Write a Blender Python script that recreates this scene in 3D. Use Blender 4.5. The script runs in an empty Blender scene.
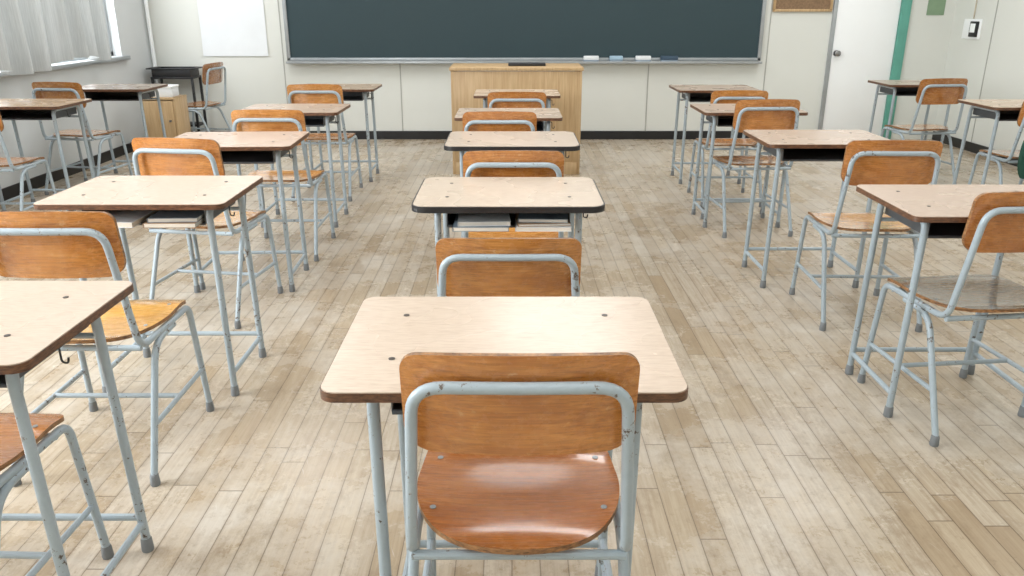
import bpy, bmesh, math, random
from mathutils import Vector, Matrix
random.seed(7)
S=bpy.context.scene
COL=S.collection
S.view_settings.view_transform='Standard'
def rgb(r,g,b):
    f=lambda c:(c/255/12.92) if c/255<=0.04045 else ((c/255+0.055)/1.055)**2.4
    return (f(r),f(g),f(b),1)
# ------------------------------------------------ materials
class NT:
    def __init__(s,name):
        s.m=bpy.data.materials.new(name); s.m.use_nodes=True
        s.t=s.m.node_tree; s.b=s.t.nodes['Principled BSDF']
    def n(s,typ,**kw):
        o=s.t.nodes.new(typ)
        for k,v in kw.items(): setattr(o,k,v)
        return o
    def l(s,a,b): s.t.links.new(a,b)
    def math(s,op,a,b=None,c=None):
        o=s.n('ShaderNodeMath',operation=op)
        for i,x in enumerate((a,b,c)):
            if x is None: continue
            if isinstance(x,(int,float)): o.inputs[i].default_value=x
            else: s.l(x,o.inputs[i])
        return o.outputs[0]
    def mix(s,f,a,b,mode='MIX'):
        o=s.n('ShaderNodeMix',data_type='RGBA',blend_type=mode)
        for i,x in ((0,f),(6,a),(7,b)):
            if isinstance(x,(int,float,tuple)): o.inputs[i].default_value=x
            else: s.l(x,o.inputs[i])
        return o.outputs[2]
    def noise(s,vec,scale,detail=3,rough=.5,dim='3D'):
        o=s.n('ShaderNodeTexNoise',noise_dimensions=dim)
        o.inputs['Scale'].default_value=scale; o.inputs['Detail'].default_value=detail
        o.inputs['Roughness'].default_value=rough
        if vec is not None: s.l(vec,o.inputs['Vector'])
        return o.outputs['Fac']
    def ramp(s,f,stops):
        o=s.n('ShaderNodeValToRGB'); e=o.color_ramp.elements
        while len(e)<len(stops): e.new(.5)
        for i,(p,c) in enumerate(stops): e[i].position=p; e[i].color=c
        s.l(f,o.inputs[0]); return o.outputs[0]
    def bump(s,h,st=.2,d=.01):
        o=s.n('ShaderNodeBump'); o.inputs['Strength'].default_value=st; o.inputs['Distance'].default_value=d
        s.l(h,o.inputs['Height']); s.l(o.outputs[0],s.b.inputs['Normal'])
    def objvec(s,scale=(1,1,1),rand=True):
        tc=s.n('ShaderNodeTexCoord'); v=tc.outputs['Object']
        if rand:
            oi=s.n('ShaderNodeObjectInfo'); a=s.n('ShaderNodeVectorMath',operation='ADD')
            sc=s.math('MULTIPLY',oi.outputs['Random'],37.0)
            s.l(v,a.inputs[0]); s.l(sc,a.inputs[1]); v=a.outputs[0]
        mp=s.n('ShaderNodeMapping'); mp.inputs['Scale'].default_value=scale
        s.l(v,mp.inputs['Vector']); return mp.outputs[0]
def g1(v): return (v,v,v,1)
def plain(name,c,rough=.5,metal=0,var=.06,scale=8,spec=.5):
    t=NT(name); v=t.objvec()
    f=t.noise(v,scale,4)
    d=tuple(x*(1-var*2) for x in c[:3])+(1,); h=tuple(min(1,x*(1+var)) for x in c[:3])+(1,)
    t.l(t.ramp(f,[(.3,d),(.7,h)]),t.b.inputs['Base Color'])
    t.b.inputs['Roughness'].default_value=rough; t.b.inputs['Metallic'].default_value=metal
    t.b.inputs['Specular IOR Level'].default_value=spec
    return t.m
# varnished plywood, tinted by object colour
def ply_mat():
    t=NT('varnished_plywood')
    v=t.objvec((1.6,11,11)); g=t.noise(v,3.2,6,.62)
    v2=t.objvec((2.2,75,75)); g2=t.noise(v2,3,4,.65)
    c=t.ramp(g,[(.25,rgb(146,86,38)),(.45,rgb(190,127,66)),(.6,rgb(206,145,82)),(.78,rgb(228,174,108))])
    c=t.mix(.5,c,t.ramp(g2,[(.32,rgb(120,70,32)),(.5,rgb(194,133,73)),(.68,rgb(230,178,116))]))
    bl=t.noise(t.objvec((2,4,4)),2.5,4,.6)
    c=t.mix(t.ramp(bl,[(.3,g1(.5)),(.5,g1(0))]),c,rgb(144,84,40))
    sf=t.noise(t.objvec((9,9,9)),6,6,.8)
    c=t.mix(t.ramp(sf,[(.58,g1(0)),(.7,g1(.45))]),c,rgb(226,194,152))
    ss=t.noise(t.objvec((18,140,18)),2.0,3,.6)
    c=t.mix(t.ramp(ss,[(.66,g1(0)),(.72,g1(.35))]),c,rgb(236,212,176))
    oi=t.n('ShaderNodeObjectInfo')
    c=t.mix(1.0,c,oi.outputs['Color'],'MULTIPLY')
    t.l(c,t.b.inputs['Base Color'])
    sc=t.noise(t.objvec((6,30,6)),5,4,.7)
    t.l(t.ramp(sc,[(.3,g1(.16)),(.75,g1(.38))]),t.b.inputs['Roughness'])
    t.b.inputs['Coat Weight'].default_value=1.0; t.b.inputs['Coat Roughness'].default_value=.09
    return t.m
def edge_mat(name,a,b):
    t=NT(name); g=t.noise(t.objvec((14,14,60)),4,4,.7)
    t.l(t.ramp(g,[(.35,a),(.65,b)]),t.b.inputs['Base Color']); t.b.inputs['Roughness'].default_value=.4
    return t.m
def top_mat():
    t=NT('beige_wood_laminate')
    g=t.noise(t.objvec((22.0,170,1)),1.4,4,.6); b=t.noise(t.objvec((1,2.0,1)),2.0,2)
    c=t.ramp(g,[(.28,rgb(186,167,149)),(.5,rgb(203,186,169)),(.72,rgb(212,197,181))])
    c=t.mix(t.math('MULTIPLY',b,.2),c,rgb(210,197,185))
    oi=t.n('ShaderNodeObjectInfo'); c=t.mix(1.0,c,oi.outputs['Color'],'MULTIPLY')
    t.l(c,t.b.inputs['Base Color'])
    sm=t.noise(t.objvec((1,1,1)),4,2,.5)
    t.l(t.ramp(sm,[(.3,g1(.25)),(.7,g1(.30))]),t.b.inputs['Roughness'])
    return t.m
def paint_mat():
    t=NT('grey_blue_paint')
    v=t.objvec(); n=t.noise(v,60,5,.7); w=t.noise(v,6,2)
    k=t.math('ADD',n,t.math('MULTIPLY',w,.4))
    c=t.ramp(k,[(.0,rgb(152,166,175)),(.83,rgb(168,181,189)),(.855,rgb(120,110,102)),(.91,rgb(66,56,50))])
    t.l(c,t.b.inputs['Base Color']); t.b.inputs['Roughness'].default_value=.33
    return t.m
def floor_mat():
    t=NT('worn_floorboards')
    tc=t.n('ShaderNodeTexCoord'); sp=t.n('ShaderNodeSeparateXYZ'); t.l(tc.outputs['Object'],sp.inputs[0])
    x,y=sp.outputs[0],sp.outputs[1]
    PW=.070; PL=.98
    xs=t.math('DIVIDE',x,PW); ci=t.math('FLOOR',xs); fx=t.math('FRACT',xs)
    wn=t.n('ShaderNodeTexWhiteNoise',noise_dimensions='1D'); t.l(ci,wn.inputs['W'])
    ys=t.math('ADD',t.math('DIVIDE',y,PL),t.math('MULTIPLY',wn.outputs['Value'],7.3))
    ri=t.math('FLOOR',ys); fy=t.math('FRACT',ys)
    cb=t.n('ShaderNodeCombineXYZ'); t.l(ci,cb.inputs[0]); t.l(ri,cb.inputs[1])
    w2=t.n('ShaderNodeTexWhiteNoise',noise_dimensions='3D'); t.l(cb.outputs[0],w2.inputs['Vector'])
    r=w2.outputs['Value']
    base=t.ramp(r,[(.0,rgb(172,153,127)),(.25,rgb(190,174,150)),(.5,rgb(197,184,165)),(.75,rgb(182,163,136)),(.9,rgb(200,189,171)),(1,rgb(170,149,120))])
    c3=t.n('ShaderNodeCombineXYZ')
    t.l(t.math('MULTIPLY',x,70.0),c3.inputs[0]); t.l(t.math('MULTIPLY',y,3.0),c3.inputs[1]); t.l(t.math('MULTIPLY',r,50.0),c3.inputs[2])
    g=t.noise(c3.outputs[0],1.2,6,.7)
    base=t.mix(t.ramp(g,[(.36,g1(.5)),(.6,g1(0))]),base,rgb(150,129,104))
    bl=t.noise(tc.outputs['Object'],2.0,9,.73)
    base=t.mix(t.ramp(bl,[(.45,g1(0)),(.63,g1(.62))]),base,rgb(211,205,195))
    c4=t.n('ShaderNodeCombineXYZ'); t.l(t.math('MULTIPLY',x,8.0),c4.inputs[0]); t.l(t.math('MULTIPLY',y,4.5),c4.inputs[1]); t.l(t.math('MULTIPLY',r,3.0),c4.inputs[2])
    gr=t.noise(c4.outputs[0],1.0,9,.8)
    base=t.mix(t.ramp(gr,[(.51,g1(0)),(.66,g1(.58))]),base,rgb(148,129,106))
    sk=t.noise(tc.outputs['Object'],26,6,.82)
    base=t.mix(t.ramp(sk,[(.56,g1(0)),(.70,g1(.42))]),base,rgb(126,109,90))
    c5=t.n('ShaderNodeCombineXYZ'); t.l(t.math('MULTIPLY',t.math('ADD',x,t.math('MULTIPLY',y,.35)),120.0),c5.inputs[0]); t.l(t.math('MULTIPLY',y,5.0),c5.inputs[1])
    sr=t.noise(c5.outputs[0],1.0,3,.6)
    base=t.mix(t.ramp(sr,[(.68,g1(0)),(.72,g1(.4))]),base,rgb(222,217,208))
    ex=t.math('MINIMUM',fx,t.math('SUBTRACT',1.0,fx)); ey=t.math('MINIMUM',fy,t.math('SUBTRACT',1.0,fy))
    es=t.math('MULTIPLY',t.math('SUBTRACT',.12,ex),t.math('MULTIPLY',gr,4.0)); es=t.math('MAXIMUM',es,0.0)
    base=t.mix(t.math('MINIMUM',es,.25),base,rgb(132,112,88))
    thr=t.math('MULTIPLY',gr,.040)
    sx=t.math('LESS_THAN',ex,thr); sy=t.math('LESS_THAN',ey,.0022)
    sm=t.math('MAXIMUM',sx,sy)
    base=t.mix(t.math('MULTIPLY',sm,.58),base,rgb(82,67,52))
    t.l(base,t.b.inputs['Base Color'])
    t.l(t.ramp(bl,[(.35,g1(.22)),(.65,g1(.34))]),t.b.inputs['Roughness'])
    h=t.math('SUBTRACT',t.math('MULTIPLY',g,.2),sm); t.bump(h,.2,.003)
    return t.m
def oak_mat():
    t=NT('light_oak_veneer'); g=t.noise(t.objvec((30,30,1.6)),2.5,5,.6)
    t.l(t.ramp(g,[(.3,rgb(176,144,102)),(.7,rgb(202,174,134))]),t.b.inputs['Base Color']); t.b.inputs['Roughness'].default_value=.4
    return t.m
def curtain_mat():
    t=NT('sheer_grey_curtain'); g=t.noise(t.objvec((60,60,2)),3,3)
    t.l(t.ramp(g,[(.3,rgb(166,168,167)),(.7,rgb(184,187,185))]),t.b.inputs['Base Color']); t.b.inputs['Roughness'].default_value=.9
    tr=t.n('ShaderNodeBsdfTranslucent'); tr.inputs[0].default_value=rgb(170,173,172)
    mx=t.n('ShaderNodeMixShader'); mx.inputs[0].default_value=.12
    out=t.t.nodes['Material Output']; t.l(t.b.outputs[0],mx.inputs[1]); t.l(tr.outputs[0],mx.inputs[2]); t.l(mx.outputs[0],out.inputs[0])
    return t.m
def glass_mat():
    t=NT('window_glass'); tr=t.n('ShaderNodeBsdfTransparent'); mx=t.n('ShaderNodeMixShader'); mx.inputs[0].default_value=.08
    n=t.noise(t.objvec(),3); t.l(t.ramp(n,[(0,g1(.05)),(1,g1(.08))]),t.b.inputs['Roughness'])
    out=t.t.nodes['Material Output']; t.l(tr.outputs[0],mx.inputs[1]); t.l(t.b.outputs[0],mx.inputs[2]); t.l(mx.outputs[0],out.inputs[0])
    return t.m
PLY=ply_mat(); TOP=top_mat(); PAINT=paint_mat(); FLOOR=floor_mat(); OAK=oak_mat(); CURT=curtain_mat(); GLASS=glass_mat()
EDGE_BROWN=edge_mat('brown_edge',rgb(58,38,28),rgb(124,86,60))
EDGE_BLACK=edge_mat('black_edge',rgb(26,26,28),rgb(42,42,44))
PLYEDGE=edge_mat('plywood_edge',rgb(84,54,32),rgb(178,130,84))
RUBBER=plain('grey_rubber',rgb(126,130,133),.7)
BLACK=plain('black_plastic',rgb(30,30,32),.45)
TRAY=plain('dark_grey_sheet_metal',rgb(84,88,92),.45,.2)
STEEL=plain('steel',rgb(150,150,150),.3,.9)
ALU=plain('aluminium',rgb(176,181,184),.35,.4)
SCREW=plain('screw_metal',rgb(90,84,80),.4,.6)
WALL=plain('cream_wall_paint',rgb(222,224,218),.5,0,.015,1.5)
LWALL=plain('white_wall_paint',rgb(214,218,219),.6,0,.015,1.5)
CEIL=plain('ceiling_white',rgb(235,236,235),.8,0,.01)
BASE=plain('black_baseboard',rgb(30,30,32),.4)
WHITE=plain('white_gloss',rgb(250,253,254),.35,0,.003)
TEAL=plain('teal_paint',rgb(96,164,148),.5)
PAPER=plain('white_paper',rgb(232,236,239),.7,0,.01)
CORK=plain('brown_cork',rgb(138,112,86),.9,0,.12,60)
BOARD=plain('dark_teal_chalkboard',rgb(42,63,69),.6,0,.015,1.0)
GREEN=plain('dark_green_cloth',rgb(34,80,66),.9)
BLUEE=plain('pale_blue_felt',rgb(168,196,216),.8)
DBLUE=plain('dark_blue_felt',rgb(60,80,98),.8)
PAGES=plain('paper_pages',rgb(232,229,220),.8)
COVB=plain('blue_grey_cover',rgb(138,154,168),.5)
COVR=plain('tan_cover',rgb(170,140,112),.5)
SEAM=plain('wall_seam_grey',rgb(174,174,168),.6)
NOTG=plain('grey_green_notice',rgb(132,158,128),.6)
BEIGE=plain('beige_box',rgb(195,185,165),.6)
# ------------------------------------------------ mesh builder
def fillet(pts,r,seg=6):
    P=[Vector(p) for p in pts]; out=[P[0]]
    for i in range(1,len(P)-1):
        a,b,c=P[i-1],P[i],P[i+1]; d1=(a-b); d2=(c-b)
        rr=min(r,d1.length*.49,d2.length*.49); p=b+d1.normalized()*rr; q=b+d2.normalized()*rr
        for k in range(seg+1):
            t=k/seg; out.append(p*(1-t)**2+b*2*t*(1-t)+q*t*t)
    out.append(P[-1]); return out
class MB:
    def __init__(s): s.v=[]; s.f=[]; s.mi=[]
    def add(s,v,f,mi=0):
        k=len(s.v); s.v+= [tuple(x) for x in v]; s.f+=[tuple(i+k for i in q) for q in f]; s.mi+=[mi]*len(f)
    def tube(s,pts,r,n=12,mi=0):
        P=[Vector(p) for p in pts]; V=[];F=[]; N=len(P)
        rs=r if isinstance(r,(list,tuple)) else [r]*N
        up=None
        for i,p in enumerate(P):
            t=(P[min(i+1,N-1)]-P[max(i-1,0)]).normalized()
            if up is None:
                up=Vector((0,0,1)) if abs(t.z)<.9 else Vector((1,0,0))
            up=(up-t*up.dot(t)).normalized(); sd=t.cross(up)
            for k in range(n):
                a=2*math.pi*k/n; V.append(p+(up*math.cos(a)+sd*math.sin(a))*rs[i])
        for i in range(N-1):
            for k in range(n):
                k2=(k+1)%n; F.append((i*n+k,i*n+k2,(i+1)*n+k2,(i+1)*n+k))
        F.append(tuple(range(n))[::-1]); F.append(tuple((N-1)*n+k for k in range(n)))
        s.add(V,F,mi); return s
    def box(s,c,d,b=0.003,mi=0,rz=0):
        bm=bmesh.new(); bmesh.ops.create_cube(bm,size=1); bmesh.ops.scale(bm,vec=d,verts=bm.verts)
        if b>0: bmesh.ops.bevel(bm,geom=bm.edges[:],offset=min(b,min(d)*.45),segments=2,affect='EDGES',profile=.5)
        if rz: bmesh.ops.rotate(bm,cent=(0,0,0),matrix=Matrix.Rotation(rz,3,'Z'),verts=bm.verts)
        bmesh.ops.translate(bm,vec=c,verts=bm.verts); bm.verts.index_update()
        s.add([v.co.copy() for v in bm.verts],[[v.index for v in f.verts] for f in bm.faces],mi); bm.free(); return s
    def plate(s,vs,hw,pos,nu=16,mi=(0,1,0)):
        n=len(vs); V=[]
        for side in (0,1):
            for v in vs:
                w=hw(v)
                for k in range(nu+1): V.append(pos(w*(2*k/nu-1),v,side))
        L=n*(nu+1); k0=len(s.v); F0=[];F1=[];FE=[]
        for j in range(n-1):
            for k in range(nu):
                a=j*(nu+1)+k; b=a+1; c=a+nu+2; d=a+nu+1
                F0.append((a,b,c,d)); F1.append((L+a,L+d,L+c,L+b))
            a=j*(nu+1); d=a+nu+1; FE.append((a,d,L+d,L+a)); a+=nu; d+=nu; FE.append((a,L+a,L+d,d))
        for k in range(nu):
            FE.append((k,L+k,L+k+1,k+1)); a=(n-1)*(nu+1)+k; FE.append((a,a+1,L+a+1,L+a))
        s.v+=[tuple(x) for x in V]
        for F,m in ((F0,mi[0]),(FE,mi[1]),(F1,mi[2])):
            s.f+=[tuple(i+k0 for i in q) for q in F]; s.mi+=[m]*len(F)
        return s
    def build(s,name,mats,parent=None,ang=35):
        if not isinstance(mats,(list,tuple)): mats=[mats]
        me=bpy.data.meshes.new(name); me.from_pydata(s.v,[],s.f)
        for m in mats: me.materials.append(m)
        for p,i in zip(me.polygons,s.mi): p.material_index=i; p.use_smooth=True
        bm=bmesh.new(); bm.from_mesh(me); bmesh.ops.recalc_face_normals(bm,faces=bm.faces); bm.to_mesh(me); bm.free()
        me.set_sharp_from_angle(angle=math.radians(ang))
        o=bpy.data.objects.new(name,me); COL.objects.link(o)
        if parent: o.parent=parent
        return o
def empty(name,loc=(0,0,0),rz=0):
    o=bpy.data.objects.new(name,None); o.empty_display_size=.1; COL.objects.link(o); o.location=loc; o.rotation_euler=(0,0,rz); return o
def tag(o,label,cat,group=None):
    o['label']=label; o['category']=cat
    if group: o['group']=group
    return o
def struct(o): o['kind']='structure'; return o
def copy_tree(o,parent=None):
    c=o.copy(); COL.objects.link(c)
    c.parent=parent
    for ch in list(o.children): copy_tree(ch,c)
    return c
def corner_rows(a,b,ra,rb,seg=6,mid=8):
    vs=[a+ra*(1-math.cos(k/seg*math.pi/2)) for k in range(seg+1)]
    vs+=[a+ra+(b-rb-a-ra)*k/mid for k in range(1,mid)]
    vs+=[b-rb+rb*math.sin(k/seg*math.pi/2) for k in range(seg+1)]
    return vs
def corner_hw(a,b,ra,rb,W):
    def f(v):
        if v<a+ra: t=(a+ra-v)/ra; return W-ra+ra*math.sqrt(max(0,1-t*t))
        if v>b-rb: t=(v-b+rb)/rb; return W-rb+rb*math.sqrt(max(0,1-t*t))
        return W
    return f
# ------------------------------------------------ desk prototypes
HT=.72
def make_desk(kind):
    root=empty('school_desk')
    W,D,T=.302,.225,.022; r=.028 if kind=='brown' else .045
    vs=corner_rows(-D,D,r,r); hw=corner_hw(-D,D,r,r,W)
    m=MB().plate(vs,hw,lambda x,v,s:(x,v,HT if s==0 else HT-.004))
    m.build('desktop',TOP,root)
    W2,D2=W+.0015,D+.0015; T=.018 if kind=='brown' else .021
    if kind=='black':
        m=MB()
        vs3=corner_rows(-D-.005,D+.005,r+.005,r+.005); hw3=corner_hw(-D-.005,D+.005,r+.005,r+.005,W+.005)
        m.plate(vs3,hw3,lambda x,v,s:(x,v,HT-.0015 if s==0 else HT-T),mi=(0,0,0))
        m.build('edge_band',EDGE_BLACK,root)
    else:
        vs2=corner_rows(-D2,D2,r,r); hw2=corner_hw(-D2,D2,r,r,W2)
        MB().plate(vs2,hw2,lambda x,v,s:(x,v,HT-.002 if s==0 else HT-T),mi=(0,0,0)).build('edge_band',EDGE_BROWN,root)
    for sx in (-1,1):
        for sy in (-1,1):
            MB().tube([(sx*.2,sy*.105+.01,HT),(sx*.2,sy*.105+.01,HT+.0012)],.006,12).build('screw',SCREW,root)
    m=MB(); zb=.628; hh=.07; zc=zb+hh/2
    m.box((0,.03,zb),(.40,.30,.003),0); m.box((-.20,.03,zc),(.003,.30,hh),0); m.box((.20,.03,zc),(.003,.30,hh),0)
    m.box((0,.18,zc),(.40,.003,hh),0); m.tube([(-.20,-.12,zb),(.20,-.12,zb)],.005,8)
    m.build('book_tray',TRAY,root)
    LX=.228
    for sx in (-1,1):
        for (yt,yb) in ((-.15,-.125),(.16,.205)):
            g=MB().tube(fillet([(sx*LX,0.0,.688),(sx*LX,yt,.688),(sx*LX,yb,.035)],.04),.0112,14).build('leg',PAINT,root)
            MB().tube([(sx*LX,yb,.038),(sx*LX,yb+.0,.035),(sx*LX,yb,.005),(sx*LX,yb,0)],[.012,.0135,.015,.014],12).build('foot_cap',RUBBER,g)
        MB().tube([(sx*LX,-.125,.085),(sx*LX,.203,.085)],.009,10).build('side_rail',PAINT,root)
    MB().tube([(-LX,.203,.10),(LX,.203,.10)],.009,10).build('cross_rail',PAINT,root)
    MB().tube([(-LX,.165,.61),(LX,.165,.61)],.007,10).build('cross_rail',PAINT,root)
    MB().tube(fillet([(LX+.012,-.03,.67),(LX+.025,-.03,.67),(LX+.025,-.03,.635),(LX+.038,-.03,.632),(LX+.04,-.03,.645)],.01,3),.0022,8).build('bag_hook',BLACK,root)
    return root
# ------------------------------------------------ chair prototype
CH=.80
def make_chair():
    root=empty('school_chair')
    def backy(z): return -.175-.06*(z-.43)/.37
    a,b=.615,CH
    vs=corner_rows(a,b,.05,.028); hw=corner_hw(a,b,.05,.028,.189)
    def pos(x,v,s):
        y=backy(v)+.016+ (x/.187)**2*.022
        z=v+.007*(1-(x/.187)**2)*max(0,(v-.70)/.10)
        return (x,y-(.011 if s==0 else 0),z)
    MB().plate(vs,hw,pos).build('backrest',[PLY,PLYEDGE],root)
    def hs(v):
        if v<.02:
            t=min(1,(.02-v)/.23); return max(.010,.198*(1-t**2.15)**(1/1.95))
        if v>.15: t=(v-.15)/.04; return .188-.04+.04*math.sqrt(max(0,1-t*t))
        return .198-.010*(v-.02)/.13
    vs=[-.21+.23*(1-math.cos(k/14*math.pi/2)) for k in range(15)]+[.02+.13*k/5 for k in range(1,5)]+[.15+.04*math.sin(k/6*math.pi/2) for k in range(7)]
    def sp(x,v,s):
        z=.428-.010*(1-(x/.19)**2)*max(0,1-((v+.05)/.16)**2)
        if v>.08: z-=.018*((v-.08)/.11)**2
        if v<-.12: z+=.006*((-.12-v)/.07)**2
        return (x,v,z-(.011 if s==1 else 0))
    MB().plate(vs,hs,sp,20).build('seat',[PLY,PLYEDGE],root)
    R=.0102
    half=[(0,backy(.755)-.008,.755),(.168,backy(.755)-.004,.755)]
    right=fillet([half[0],half[1],(.188,-.178,.40),(.19,.10,.398)],.05,7)
    left=[Vector((-p.x,p.y,p.z)) for p in right][::-1]
    MB().tube(left+right[1:],R,14).build('back_frame',PAINT,root)
    for s in (-1,1):
        g=MB().tube(fillet([(s*.19,.09,.398),(s*.19,.165,.398),(s*.2,.20,.03)],.045),R,14).build('leg',PAINT,root)
        MB().tube([(s*.2,.2,.035),(s*.2,.2,.03),(s*.2,.2,.005),(s*.2,.2,0)],[.011,.0125,.014,.013],12).build('foot_cap',RUBBER,g)
        g=MB().tube(fillet([(s*.19,.04,.385),(s*.193,-.10,.383),(s*.202,-.25,.03)],.06),R,14).build('leg',PAINT,root)
        MB().tube([(s*.2015,-.245,.035),(s*.202,-.25,.03),(s*.202,-.25,.005),(s*.202,-.25,0)],[.011,.0125,.014,.013],12).build('foot_cap',RUBBER,g)
        MB().tube([(s*.196,-.195,.16),(s*.196,.188,.16)],.0078,10).build('stretcher',PAINT,root)
    MB().tube([(-.188,-.172,.398),(.188,-.172,.398)],.0088,10).build('cross_bar',PAINT,root)
    MB().tube([(-.19,.12,.39),(.19,.12,.39)],.008,10).build('cross_bar',PAINT,root)
    MB().tube([(-.196,0,.16),(.196,0,.16)],.0078,10).build('cross_bar',PAINT,root)
    for s in (-1,1):
        for v in (-.07,.10):
            zz=sp(s*.16,v,0)[2]; MB().tube([(s*.16,v,zz-.001),(s*.16,v,zz+.0015)],.006,10).build('screw',ALU,root)
    return root
F=796.0; TH=math.radians(19.54); H=1.31
def xat(px,d,z): return (px-512)/F*(d*math.cos(TH)+z*math.sin(TH))
protoA=make_desk('brown'); protoB=make_desk('black'); protoC=make_chair()
used=set()
def first(p):
    if p.name in used: return copy_tree(p)
    used.add(p.name); return p
GD='school desks standing in rows'; GC='school chairs in the classroom'
desks=[
 (-.013,1.157,'b',0,(1.02,1,.98),'nearest middle desk, pinkish beige top with chipped brown edge, four screws showing'),
 (-.012,2.423,'k',0,(1.06,1.06,1.04),'pale desk with thick black rim, second in middle row, notebooks in its tray'),
 (.0,3.546,'k',0,(1.04,1.04,1.04),'pale desk with thick black rim, third in middle row, empty tray'),
 (-.02,4.50,'b',0,(.98,.97,.95),'fourth desk of the middle row, brown edged, one before the last'),
 (.035,5.65,'b',0,(.95,.92,.87),'last small desk of the middle row standing directly before the wooden lectern'),
 (-1.157,1.262,'b',0,(1,.98,.97),'desk cut off by the left picture edge, closest on left, with black bag hook'),
 (-1.215,2.45,'b',0,(1.04,1,.99),'second desk of the inner left row, notebooks in its tray'),
 (-1.30,3.535,'b',2,(.98,.89,.86),'third desk of the inner left row, pinkish brown top'),
 (-1.33,4.73,'b',0,(.92,.86,.82),'fourth desk of the inner left row'),
 (-1.34,6.1,'b',0,(.86,.82,.74),'farthest desk of the inner left row, below the chalkboard left end'),
 (-3.12,5.02,'b',0,(.85,.72,.56),'yellowish brown desk against the left wall under the curtain'),
 (-3.05,6.1,'b',0,(.62,.61,.60),'far left desk before the corner cabinet and black tray'),
 (1.50,2.295,'b',0,(.98,.92,.90),'desk at right picture edge with the grey-seated chair pulled to it'),
 (1.464,3.6,'b',0,(.97,.92,.90),'second desk of the inner right row counted from the camera'),
 (1.436,4.73,'b',0,(.9,.87,.86),'third desk of the inner right row counted from the camera'),
 (1.54,6.02,'b',0,(.86,.84,.82),'farthest desk of the inner right row under the chalk ledge'),
 (3.27,4.98,'b',0,(.9,.83,.74),'desk by the right wall with a green bag hung behind it'),
 (3.29,6.45,'b',0,(.66,.64,.62),'farthest desk by the right wall, just before the white door'),
]
for (x,y,k,rz,c,lab) in desks:
    o=first(protoA if k=='b' else protoB); o.location=(x,y+.225,0); o.rotation_euler=(0,0,math.radians(rz))
    tag(o,lab,'desk',GD)
    for ch in o.children:
        if ch.name.startswith('desktop'): ch.color=(c[0],c[1],c[2],1)
def ct(px,d): return (xat(px,d,.51),d+.235)
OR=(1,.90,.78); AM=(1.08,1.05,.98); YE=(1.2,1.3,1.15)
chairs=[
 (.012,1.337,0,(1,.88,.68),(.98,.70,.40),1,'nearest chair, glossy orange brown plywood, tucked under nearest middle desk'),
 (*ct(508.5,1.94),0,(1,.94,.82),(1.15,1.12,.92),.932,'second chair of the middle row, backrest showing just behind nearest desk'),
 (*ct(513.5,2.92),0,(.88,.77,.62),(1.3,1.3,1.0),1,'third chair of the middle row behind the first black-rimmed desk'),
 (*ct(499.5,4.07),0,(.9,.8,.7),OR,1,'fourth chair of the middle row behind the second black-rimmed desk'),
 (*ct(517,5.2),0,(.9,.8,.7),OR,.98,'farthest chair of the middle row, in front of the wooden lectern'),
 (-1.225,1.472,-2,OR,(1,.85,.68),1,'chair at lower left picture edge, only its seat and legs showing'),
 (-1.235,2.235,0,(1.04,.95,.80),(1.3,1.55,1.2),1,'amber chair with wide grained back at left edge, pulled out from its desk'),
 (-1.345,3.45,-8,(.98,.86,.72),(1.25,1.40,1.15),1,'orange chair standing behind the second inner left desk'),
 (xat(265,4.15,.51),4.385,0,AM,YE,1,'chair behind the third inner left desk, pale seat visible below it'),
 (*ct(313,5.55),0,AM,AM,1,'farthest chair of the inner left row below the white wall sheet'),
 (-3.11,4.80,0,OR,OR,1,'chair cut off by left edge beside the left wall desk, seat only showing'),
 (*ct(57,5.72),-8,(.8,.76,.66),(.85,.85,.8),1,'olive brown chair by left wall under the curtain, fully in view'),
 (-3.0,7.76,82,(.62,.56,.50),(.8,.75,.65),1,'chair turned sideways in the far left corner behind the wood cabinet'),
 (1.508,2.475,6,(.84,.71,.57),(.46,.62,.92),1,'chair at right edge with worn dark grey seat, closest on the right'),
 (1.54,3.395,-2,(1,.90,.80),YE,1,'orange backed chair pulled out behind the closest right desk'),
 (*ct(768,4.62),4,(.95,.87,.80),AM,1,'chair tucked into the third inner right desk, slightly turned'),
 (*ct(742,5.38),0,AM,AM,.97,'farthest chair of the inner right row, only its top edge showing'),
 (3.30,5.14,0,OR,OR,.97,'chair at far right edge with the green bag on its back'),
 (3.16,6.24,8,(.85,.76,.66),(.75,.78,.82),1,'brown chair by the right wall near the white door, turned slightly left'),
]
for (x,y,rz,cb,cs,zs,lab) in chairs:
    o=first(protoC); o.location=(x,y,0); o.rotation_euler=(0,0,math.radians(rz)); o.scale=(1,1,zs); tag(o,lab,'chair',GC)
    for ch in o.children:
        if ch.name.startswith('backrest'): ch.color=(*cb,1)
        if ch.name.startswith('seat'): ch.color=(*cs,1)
# ------------------------------------------------ room shell
XL,XR,YF,YB,ZC=-3.62,4.37,8.32,-1.6,2.9
def slab(name,x0,x1,y0,y1,z0,z1,mat,kind=True,b=0,parent=None):
    o=MB().box(((x0+x1)/2,(y0+y1)/2,(z0+z1)/2),(x1-x0,y1-y0,z1-z0),b).build(name,mat,parent)
    if kind: struct(o)
    return o
slab('floor',XL-.2,XR+.2,YB-.2,YF+.2,-.1,0,FLOOR)
slab('ceiling',XL-.2,XR+.2,YB-.2,YF+.2,ZC,ZC+.1,CEIL)
slab('wall_back',XL-.2,XR+.2,YB-.2,YB,0,ZC,WALL)
slab('wall_right',XR,XR+.2,YB,YF,0,ZC,WALL)
DX0,DX1,DZ=3.2,3.85,2.1
m=MB(); m.box(((XL-.2+DX0)/2,YF+.1,ZC/2),(DX0-XL+.2,.2,ZC),0); m.box(((DX1+XR+.2)/2,YF+.1,ZC/2),(XR+.2-DX1,.2,ZC),0)
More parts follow.
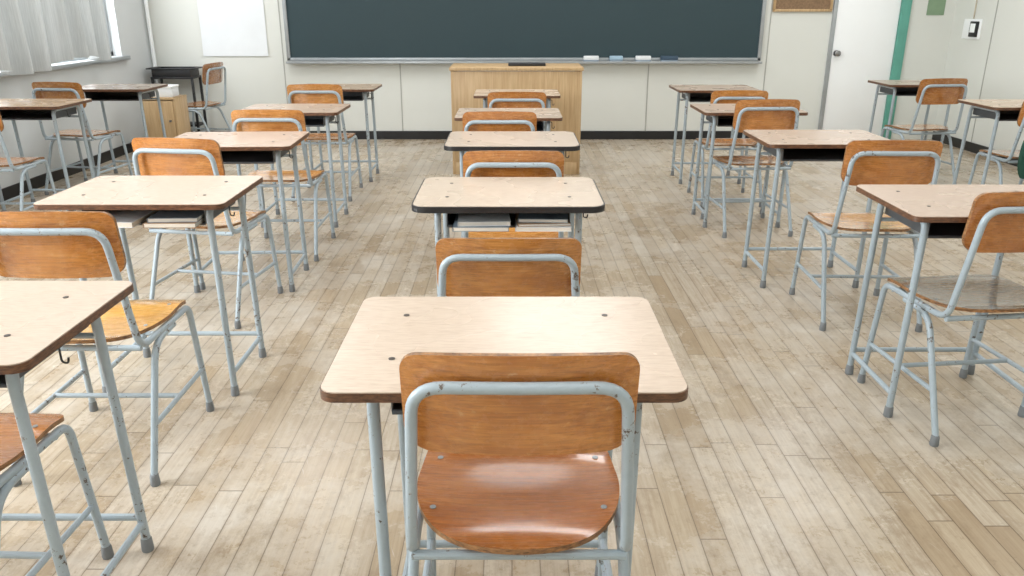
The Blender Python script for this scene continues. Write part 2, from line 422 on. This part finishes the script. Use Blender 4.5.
m.box(((DX0+DX1)/2,YF+.1,(DZ+ZC)/2),(DX1-DX0,.2,ZC-DZ),0); struct(m.build('wall_front',WALL))
WZ0,WZ1=.87,2.45; wins=[(.2,2.5),(2.75,5.05),(5.3,7.68)]
m=MB(); ys=[YB]+[v for w in wins for v in w]+[YF]
m.box((XL-.1,(YB+YF)/2,WZ0/2),(.2,YF-YB,WZ0),0); m.box((XL-.1,(YB+YF)/2,(WZ1+ZC)/2),(.2,YF-YB,ZC-WZ1),0)
for i in range(0,len(ys),2): m.box((XL-.1,(ys[i]+ys[i+1])/2,(WZ0+WZ1)/2),(.2,ys[i+1]-ys[i],WZ1-WZ0),0)
struct(m.build('wall_left',LWALL))
for i,(a,b) in enumerate(wins):
    w=empty('window_%d'%(i+1)); struct(w)
    m=MB(); xx=XL-.1
    for y in (a+.02,(a+b)/2,b-.02): m.box((xx,y,(WZ0+WZ1)/2),(.05,.045,WZ1-WZ0),.004)
    for z in (WZ0+.02,WZ1-.02): m.box((xx,(a+b)/2,z),(.05,b-a,.045),.004)
    m.build('window_frame',ALU,w)
    MB().box((xx,(a+b)/2,(WZ0+WZ1)/2),(.005,b-a-.08,WZ1-WZ0-.08),0).build('pane',GLASS,w)
slab('trim_1',XL-.02,XL+.05,YB+.01,7.75,WZ0-.035,WZ0-.001,ALU,b=.005)
slab('baseboard_front',XL+.02,DX0-.06,YF-.015,YF-.001,0,.085,BASE)
slab('baseboard_left',XL+.001,XL+.015,YB,YF-.02,0,.085,BASE)
slab('baseboard_right',XR-.015,XR-.001,YB,YF-.02,0,.085,BASE)
k=2
for x in (-2.30,-1.13,.10,1.38,2.56):
    slab('trim_%d'%k,x-.005,x+.005,YF-.004,YF-.0005,.085,.76 if -2.28<x<2.5 else 2.6,SEAM); k+=1
for y in (4.9,6.3,7.6):
    slab('trim_%d'%k,XR-.004,XR-.0005,y-.006,y+.006,.085,2.6,SEAM); k+=1
d=empty('door_1',((DX0+DX1)/2,YF,0)); struct(d)
def lb(n,x0,x1,y0,y1,z0,z1,mat,par,b=.003):
    c=par.location; return MB().box(((x0+x1)/2-c.x,(y0+y1)/2-c.y,(z0+z1)/2),(x1-x0,y1-y0,z1-z0),b).build(n,mat,par)
dl=lb('door_panel',DX0+.005,DX1-.03,YF-.02,YF+.02,.005,DZ-.03,WHITE,d)
lb('door_frame',DX0-.035,DX0+.003,YF-.03,YF-.001,0,DZ+.05,ALU,d)
lb('door_jamb',DX1-.025,DX1+.07,YF-.04,YF-.001,0,DZ+.05,TEAL,d)
hx=DX0+.045-d.location.x
m=MB(); m.tube([(hx,-.02,.86),(hx,-.026,.86)],.03,16); m.tube([(hx,-.026,.86),(hx,-.05,.86),(hx,-.055,.86),(hx,-.08,.86),(hx,-.086,.86)],[.011,.011,.026,.028,.018],16); m.build('door_knob',STEEL,d)
# ------------------------------------------------ chalkboard and front-wall things
BX0,BX1,BZ0,BZ1=-2.25,2.49,.79,2.0
cb=empty('chalkboard',((BX0+BX1)/2,YF,0)); tag(cb,'wide dark teal chalkboard with aluminium frame on the front wall','chalkboard')
hw_=(BX1-BX0)/2
MB().box((0,-.02,(BZ0+BZ1)/2),(2*hw_-.04,.02,BZ1-BZ0-.04),0).build('writing_surface',BOARD,cb)
m=MB()
for s in (-1,1): m.box((s*(hw_-.015),-.023,(BZ0+BZ1)/2),(.035,.04,BZ1-BZ0),.003)
for z in (BZ0+.012,BZ1-.012): m.box((0,-.023,z),(2*hw_,.04,.03),.003)
m.build('board_frame',ALU,cb)
m=MB(); m.box((0,-.065,BZ0-.022),(2*hw_,.09,.01),.002); m.box((0,-.108,BZ0-.014),(2*hw_,.006,.02),.002); m.build('chalk_ledge',ALU,cb)
LZ=BZ0-.0165
for i,(px,w,ma,lab) in enumerate([(591,.15,PAPER,'leftmost white eraser on the chalk ledge, right of the lectern'),(616,.13,BLUEE,'pale blue eraser on the chalk ledge, second from the lectern'),(643,.15,PAPER,'third eraser on the chalk ledge, white'),(669,.17,DBLUE,'dark blue eraser at right end of the chalk ledge row')]):
    e=empty('board_eraser',(xat(px,YF-.07,.53),YF-.068,LZ)); tag(e,lab,'eraser','board erasers on the chalk ledge')
    MB().box((0,0,.012),(w,.05,.024),.003).build('felt_pad',COVB,e); MB().box((0,0,.044),(w,.052,.040),.007).build('eraser_back',ma,e)
sh=MB(); n=14
sh.plate([.83+.9*k/n for k in range(n+1)],lambda v:.325,lambda x,v,s:(x,-.006-.008*math.sin(v*9)**2*(1 if v<1 else .5)-(.001 if s==0 else 0),v),12,(0,0,0))
o=sh.build('paper_sheet',PAPER); o.location=(-2.77,YF,0); tag(o,'large blank white paper sheet hanging on the front wall left of chalkboard','paper sheet')
nb=empty('notice_board',(2.86,YF,0)); tag(nb,'brown cork notice board high on wall between chalkboard and door','notice board')
MB().box((0,-.012,1.65),(.54,.015,.76),0).build('cork_panel',CORK,nb)
m=MB(); m.box((0,-.014,1.265),(.58,.026,.025),.003); m.box((0,-.014,2.035),(.58,.026,.025),.003); m.box((-.28,-.014,1.65),(.025,.026,.77),.003); m.box((.28,-.014,1.65),(.025,.026,.77),.003); m.build('board_frame',OAK,nb)
nt=MB().box((4.18,YF-.004,1.42),(.17,.006,.4),0).build('notice_sheet',NOTG); tag(nt,'small grey-green notice on the wall right of the white door','notice')
pp=MB().tube([(XL+.04,YF-.05,.0),(XL+.04,YF-.05,2.89)],.018,12).build('wall_pipe',WHITE); tag(pp,'white vertical pipe in the far left corner','pipe')
sw=empty('wall_switch',(XR,7.94,1.10)); tag(sw,'white wall plate with small black device on the right wall','switch')
MB().box((-.006,0,0),(.012,.30,.18),.003).build('switch_plate',WHITE,sw); MB().box((-.020,-.06,0),(.028,.12,.14),.005).build('device_case',BLACK,sw); MB().box((-.036,-.06,.01),(.006,.08,.08),.002).build('device_face',WHITE,sw)
cbm=MB().tube([(XR-.008,7.94,1.192),(XR-.008,7.95,2.0),(XR-.008,7.94,2.89)],.006,8).build('wall_cable',BEIGE); tag(cbm,'thin cable running up the right wall from the switch plate','cable')
# ------------------------------------------------ lectern
le=empty('lectern',(.035,6.72,0)); tag(le,'wide light oak lectern standing before the chalkboard','lectern')
LW,LD,LH=1.04,.46,.85
MB().box((0,-LD/2+.01,LH/2),(LW-.04,.02,LH-.06),.002).build('front_panel',OAK,le)
for s in (-1,1): MB().box((s*(LW/2-.0125),0,LH/2-.01),(.025,LD,LH-.02),.003).build('side_panel',OAK,le)
MB().box((0,0,LH-.012),(LW+.02,LD+.03,.026),.005).build('top',OAK,le)
MB().box((0,-LD/2-.003,.05),(LW-.05,.012,.1),.002).build('kick_board',OAK,le)
MB().box((0,.05,.42),(LW-.05,LD-.12,.018),.002).build('shelf',OAK,le)
fo=MB().box((.12,6.68,LH+.0125),(.30,.14,.02),.006).build('folder',BLACK); tag(fo,'flat black folder lying on top of the lectern','folder')
# ------------------------------------------------ corner cabinet, rack, tray, box
CX,CY=-3.14,7.33
ca=empty('wooden_cabinet',(CX,CY,0)); tag(ca,'small light wood cabinet in the far left corner with a white box on top','cabinet')
m=MB(); m.box((-.145,0,.27),(.018,.28,.54),.002); m.box((.145,0,.27),(.018,.28,.54),.002); m.box((0,0,.531),(.31,.29,.018),.002); m.box((0,0,.05),(.27,.27,.018),.002); m.box((0,.13,.28),(.27,.012,.48),0); m.build('body',OAK,ca)
dr=MB().box((0,-.138,.285),(.268,.016,.46),.003).build('door',OAK,ca); MB().tube([(.10,-.146,.34),(.10,-.165,.34)],.01,10).build('knob',STEEL,dr)
wb=empty('paper_box',(CX+.01,CY,.54)); tag(wb,'small white box standing on the light wood corner cabinet','box')
MB().box((0,0,.04),(.21,.16,.08),.004).build('box_body',PAPER,wb); MB().box((0,0,.088),(.22,.17,.018),.004).build('lid',WHITE,wb)
RX,RY=-3.33,8.14
rk=empty('metal_rack',(RX,RY,0)); tag(rk,'dark metal rack against the front wall in the far left corner','rack')
for s in (-1,1):
    for q in (-1,1): MB().box((s*.195,q*.105,.325),(.022,.022,.65),.002).build('leg',BLACK,rk)
for z in (.18,.641): MB().box((0,0,z),(.41,.24,.018),.002).build('shelf',BLACK,rk)
tr=empty('storage_tray',(RX,RY,.65)); tag(tr,'black plastic tray on top of the dark corner rack','tray')
m=MB(); m.box((0,0,.006),(.38,.22,.012),.002)
for s in (-1,1): m.box((s*.185,0,.04),(.012,.22,.08),.003); m.box((0,s*.105,.04),(.38,.012,.08),.003)
m.build('tray_body',BLACK,tr)
m=MB(); m.box((0,-.11,.078),(.48,.025,.012),.004); m.box((0,.11,.078),(.48,.025,.012),.004); m.box((-.22,0,.078),(.04,.24,.012),.004); m.box((.22,0,.078),(.04,.24,.012),.004); m.build('rim',BLACK,tr)
# ------------------------------------------------ notebooks in trays
def book(x,y,z,w,d,h,cov,lab,rz=0):
    b=empty('notebook',(x,y,z),math.radians(rz)); tag(b,lab,'notebook','notebooks kept in desk trays')
    m=MB(); m.box((0,0,.0008),(w,d,.0016),0); m.box((0,0,h-.0008),(w,d,.0016),0); m.box((-w/2+.001,0,h/2),(.002,d,h),0); m.build('cover',cov,b)
    MB().box((.001,0,h/2),(w-.005,d-.002,h-.0034),0).build('pages',PAGES,b)
y2=2.423+.225; ZB=.6305
book(-.10,y2-.07,ZB,.18,.25,.014,COVB,'grey blue notebook at left in the first black-rimmed desk tray, under a white one')
book(-.095,y2-.062,ZB+.0142,.17,.24,.014,PAPER,'white notebook lying on the grey blue one in the first black-rimmed desk tray',3)
book(.10,y2-.07,ZB,.18,.25,.014,PAPER,'thick white notebook at right in the first black-rimmed desk tray, lower one')
book(.095,y2-.065,ZB+.0142,.17,.24,.009,COVR,'tan notebook in the first black-rimmed desk tray, middle of the right stack',4)
book(.105,y2-.06,ZB+.0234,.16,.23,.012,COVB,'topmost blue notebook of the right stack in the first black-rimmed desk tray',-3)
book(-1.11,2.62,ZB,.17,.25,.016,COVR,'tan notebook in the tray of the second inner left desk, lower one')
book(-1.108,2.625,ZB+.0162,.16,.24,.014,COVB,'blue notebook on the tan one in the tray of the second inner left desk',3)
book(-1.31,2.62,ZB,.17,.24,.018,PAPER,'thin white notebook in the tray of the second inner left desk',-2)
# ------------------------------------------------ green bag
bg=empty('cloth_bag',(3.25,4.84,0)); tag(bg,'dark green cloth bag hanging on the chair at the right edge','bag')
m=MB(); vs=[.31+.28*k/10 for k in range(11)]
def bh(v): t=(v-.45)/.14; return .16*(1-.2*abs(t)**3)
def bp(x,v,s):
    q=max(0,1-(x/.19)**2)*max(0,1-((v-.43)/.18)**2); return (x,(-.015-.05*q) if s==0 else .0+.006*q,v)
m.plate(vs,bh,bp,14,(0,0,0)); m.build('bag_body',GREEN,bg)
for s in (-1,1): MB().tube(fillet([(s*.09,0,.58),(s*.085,.02,.74),(s*.085,.055,.795),(s*.085,.12,.78)],.03),.006,8).build('strap',GREEN,bg)
# ------------------------------------------------ curtain
cu=empty('curtain',(XL+.14,0,0)); tag(cu,'sheer pale grey curtain hanging over the left windows','curtain')
def cur(y0,y1,ph):
    N=int((y1-y0)/.014); V=[];Fc=[]; zs=[.885+.085*q for q in range(20)]
    for j,z in enumerate(zs):
        u=j/19
        for i in range(N+1):
            y=y0+(y1-y0)*i/N
            a=.062*math.sin(y*25+ph+1.3*math.sin(y*2.7)+.4*u)+.016*math.sin(y*53+1.2*u+math.sin(y*7))
            V.append((a*(1.1-.4*u),y+.02*math.sin(u*3+y*7),z+.035*math.sin(y*4+math.sin(y*11)*.5)*(1-u)))
    for j in range(len(zs)-1):
        for i in range(N): a=j*(N+1)+i; Fc.append((a,a+1,a+N+2,a+N+1))
    m=MB(); m.add(V,Fc); return m
cur(3.2,7.15,0).build('fabric',CURT,cu,80)
MB().tube([(0,.2,2.52),(0,7.9,2.52)],.012,10).build('curtain_rail',ALU,cu)
# ------------------------------------------------ camera
cam=bpy.data.cameras.new('camera'); cam.sensor_width=36; cam.lens=F/1024*36; cam.clip_start=.05
co=bpy.data.objects.new('camera',cam); COL.objects.link(co); co.location=(0,0,H); co.rotation_euler=(math.pi/2-TH,0,0); S.camera=co
# ------------------------------------------------ light
w=bpy.data.worlds.new('sky'); S.world=w; w.use_nodes=True; b=w.node_tree.nodes['Background']; b.inputs[0].default_value=(.93,.97,1,1); b.inputs[1].default_value=2.6
def area(name,loc,rot,sx,sy,e,c=(1,1,1)):
    l=bpy.data.lights.new(name,'AREA'); l.shape='RECTANGLE'; l.size=sx; l.size_y=sy; l.energy=e; l.color=c
    o=bpy.data.objects.new(name,l); COL.objects.link(o); o.location=loc; o.rotation_euler=rot
for x in (-2,.4,2.8):
    for y,e in ((.4,14),(3.4,20),(6.4,34)): area('overhead_fill',(x,y,ZC-.05),(0,0,0),1.1,2.0,e,(.98,.992,1))  # unseen soft fill panels added overhead to brighten the room, not real fixtures
for (a,bb),e in zip(wins,(215,115,70)): area('window_light',(XL-.3,(a+bb)/2,1.7),(0,-math.pi/2,0),1.5,bb-a,e,(.94,.975,1))
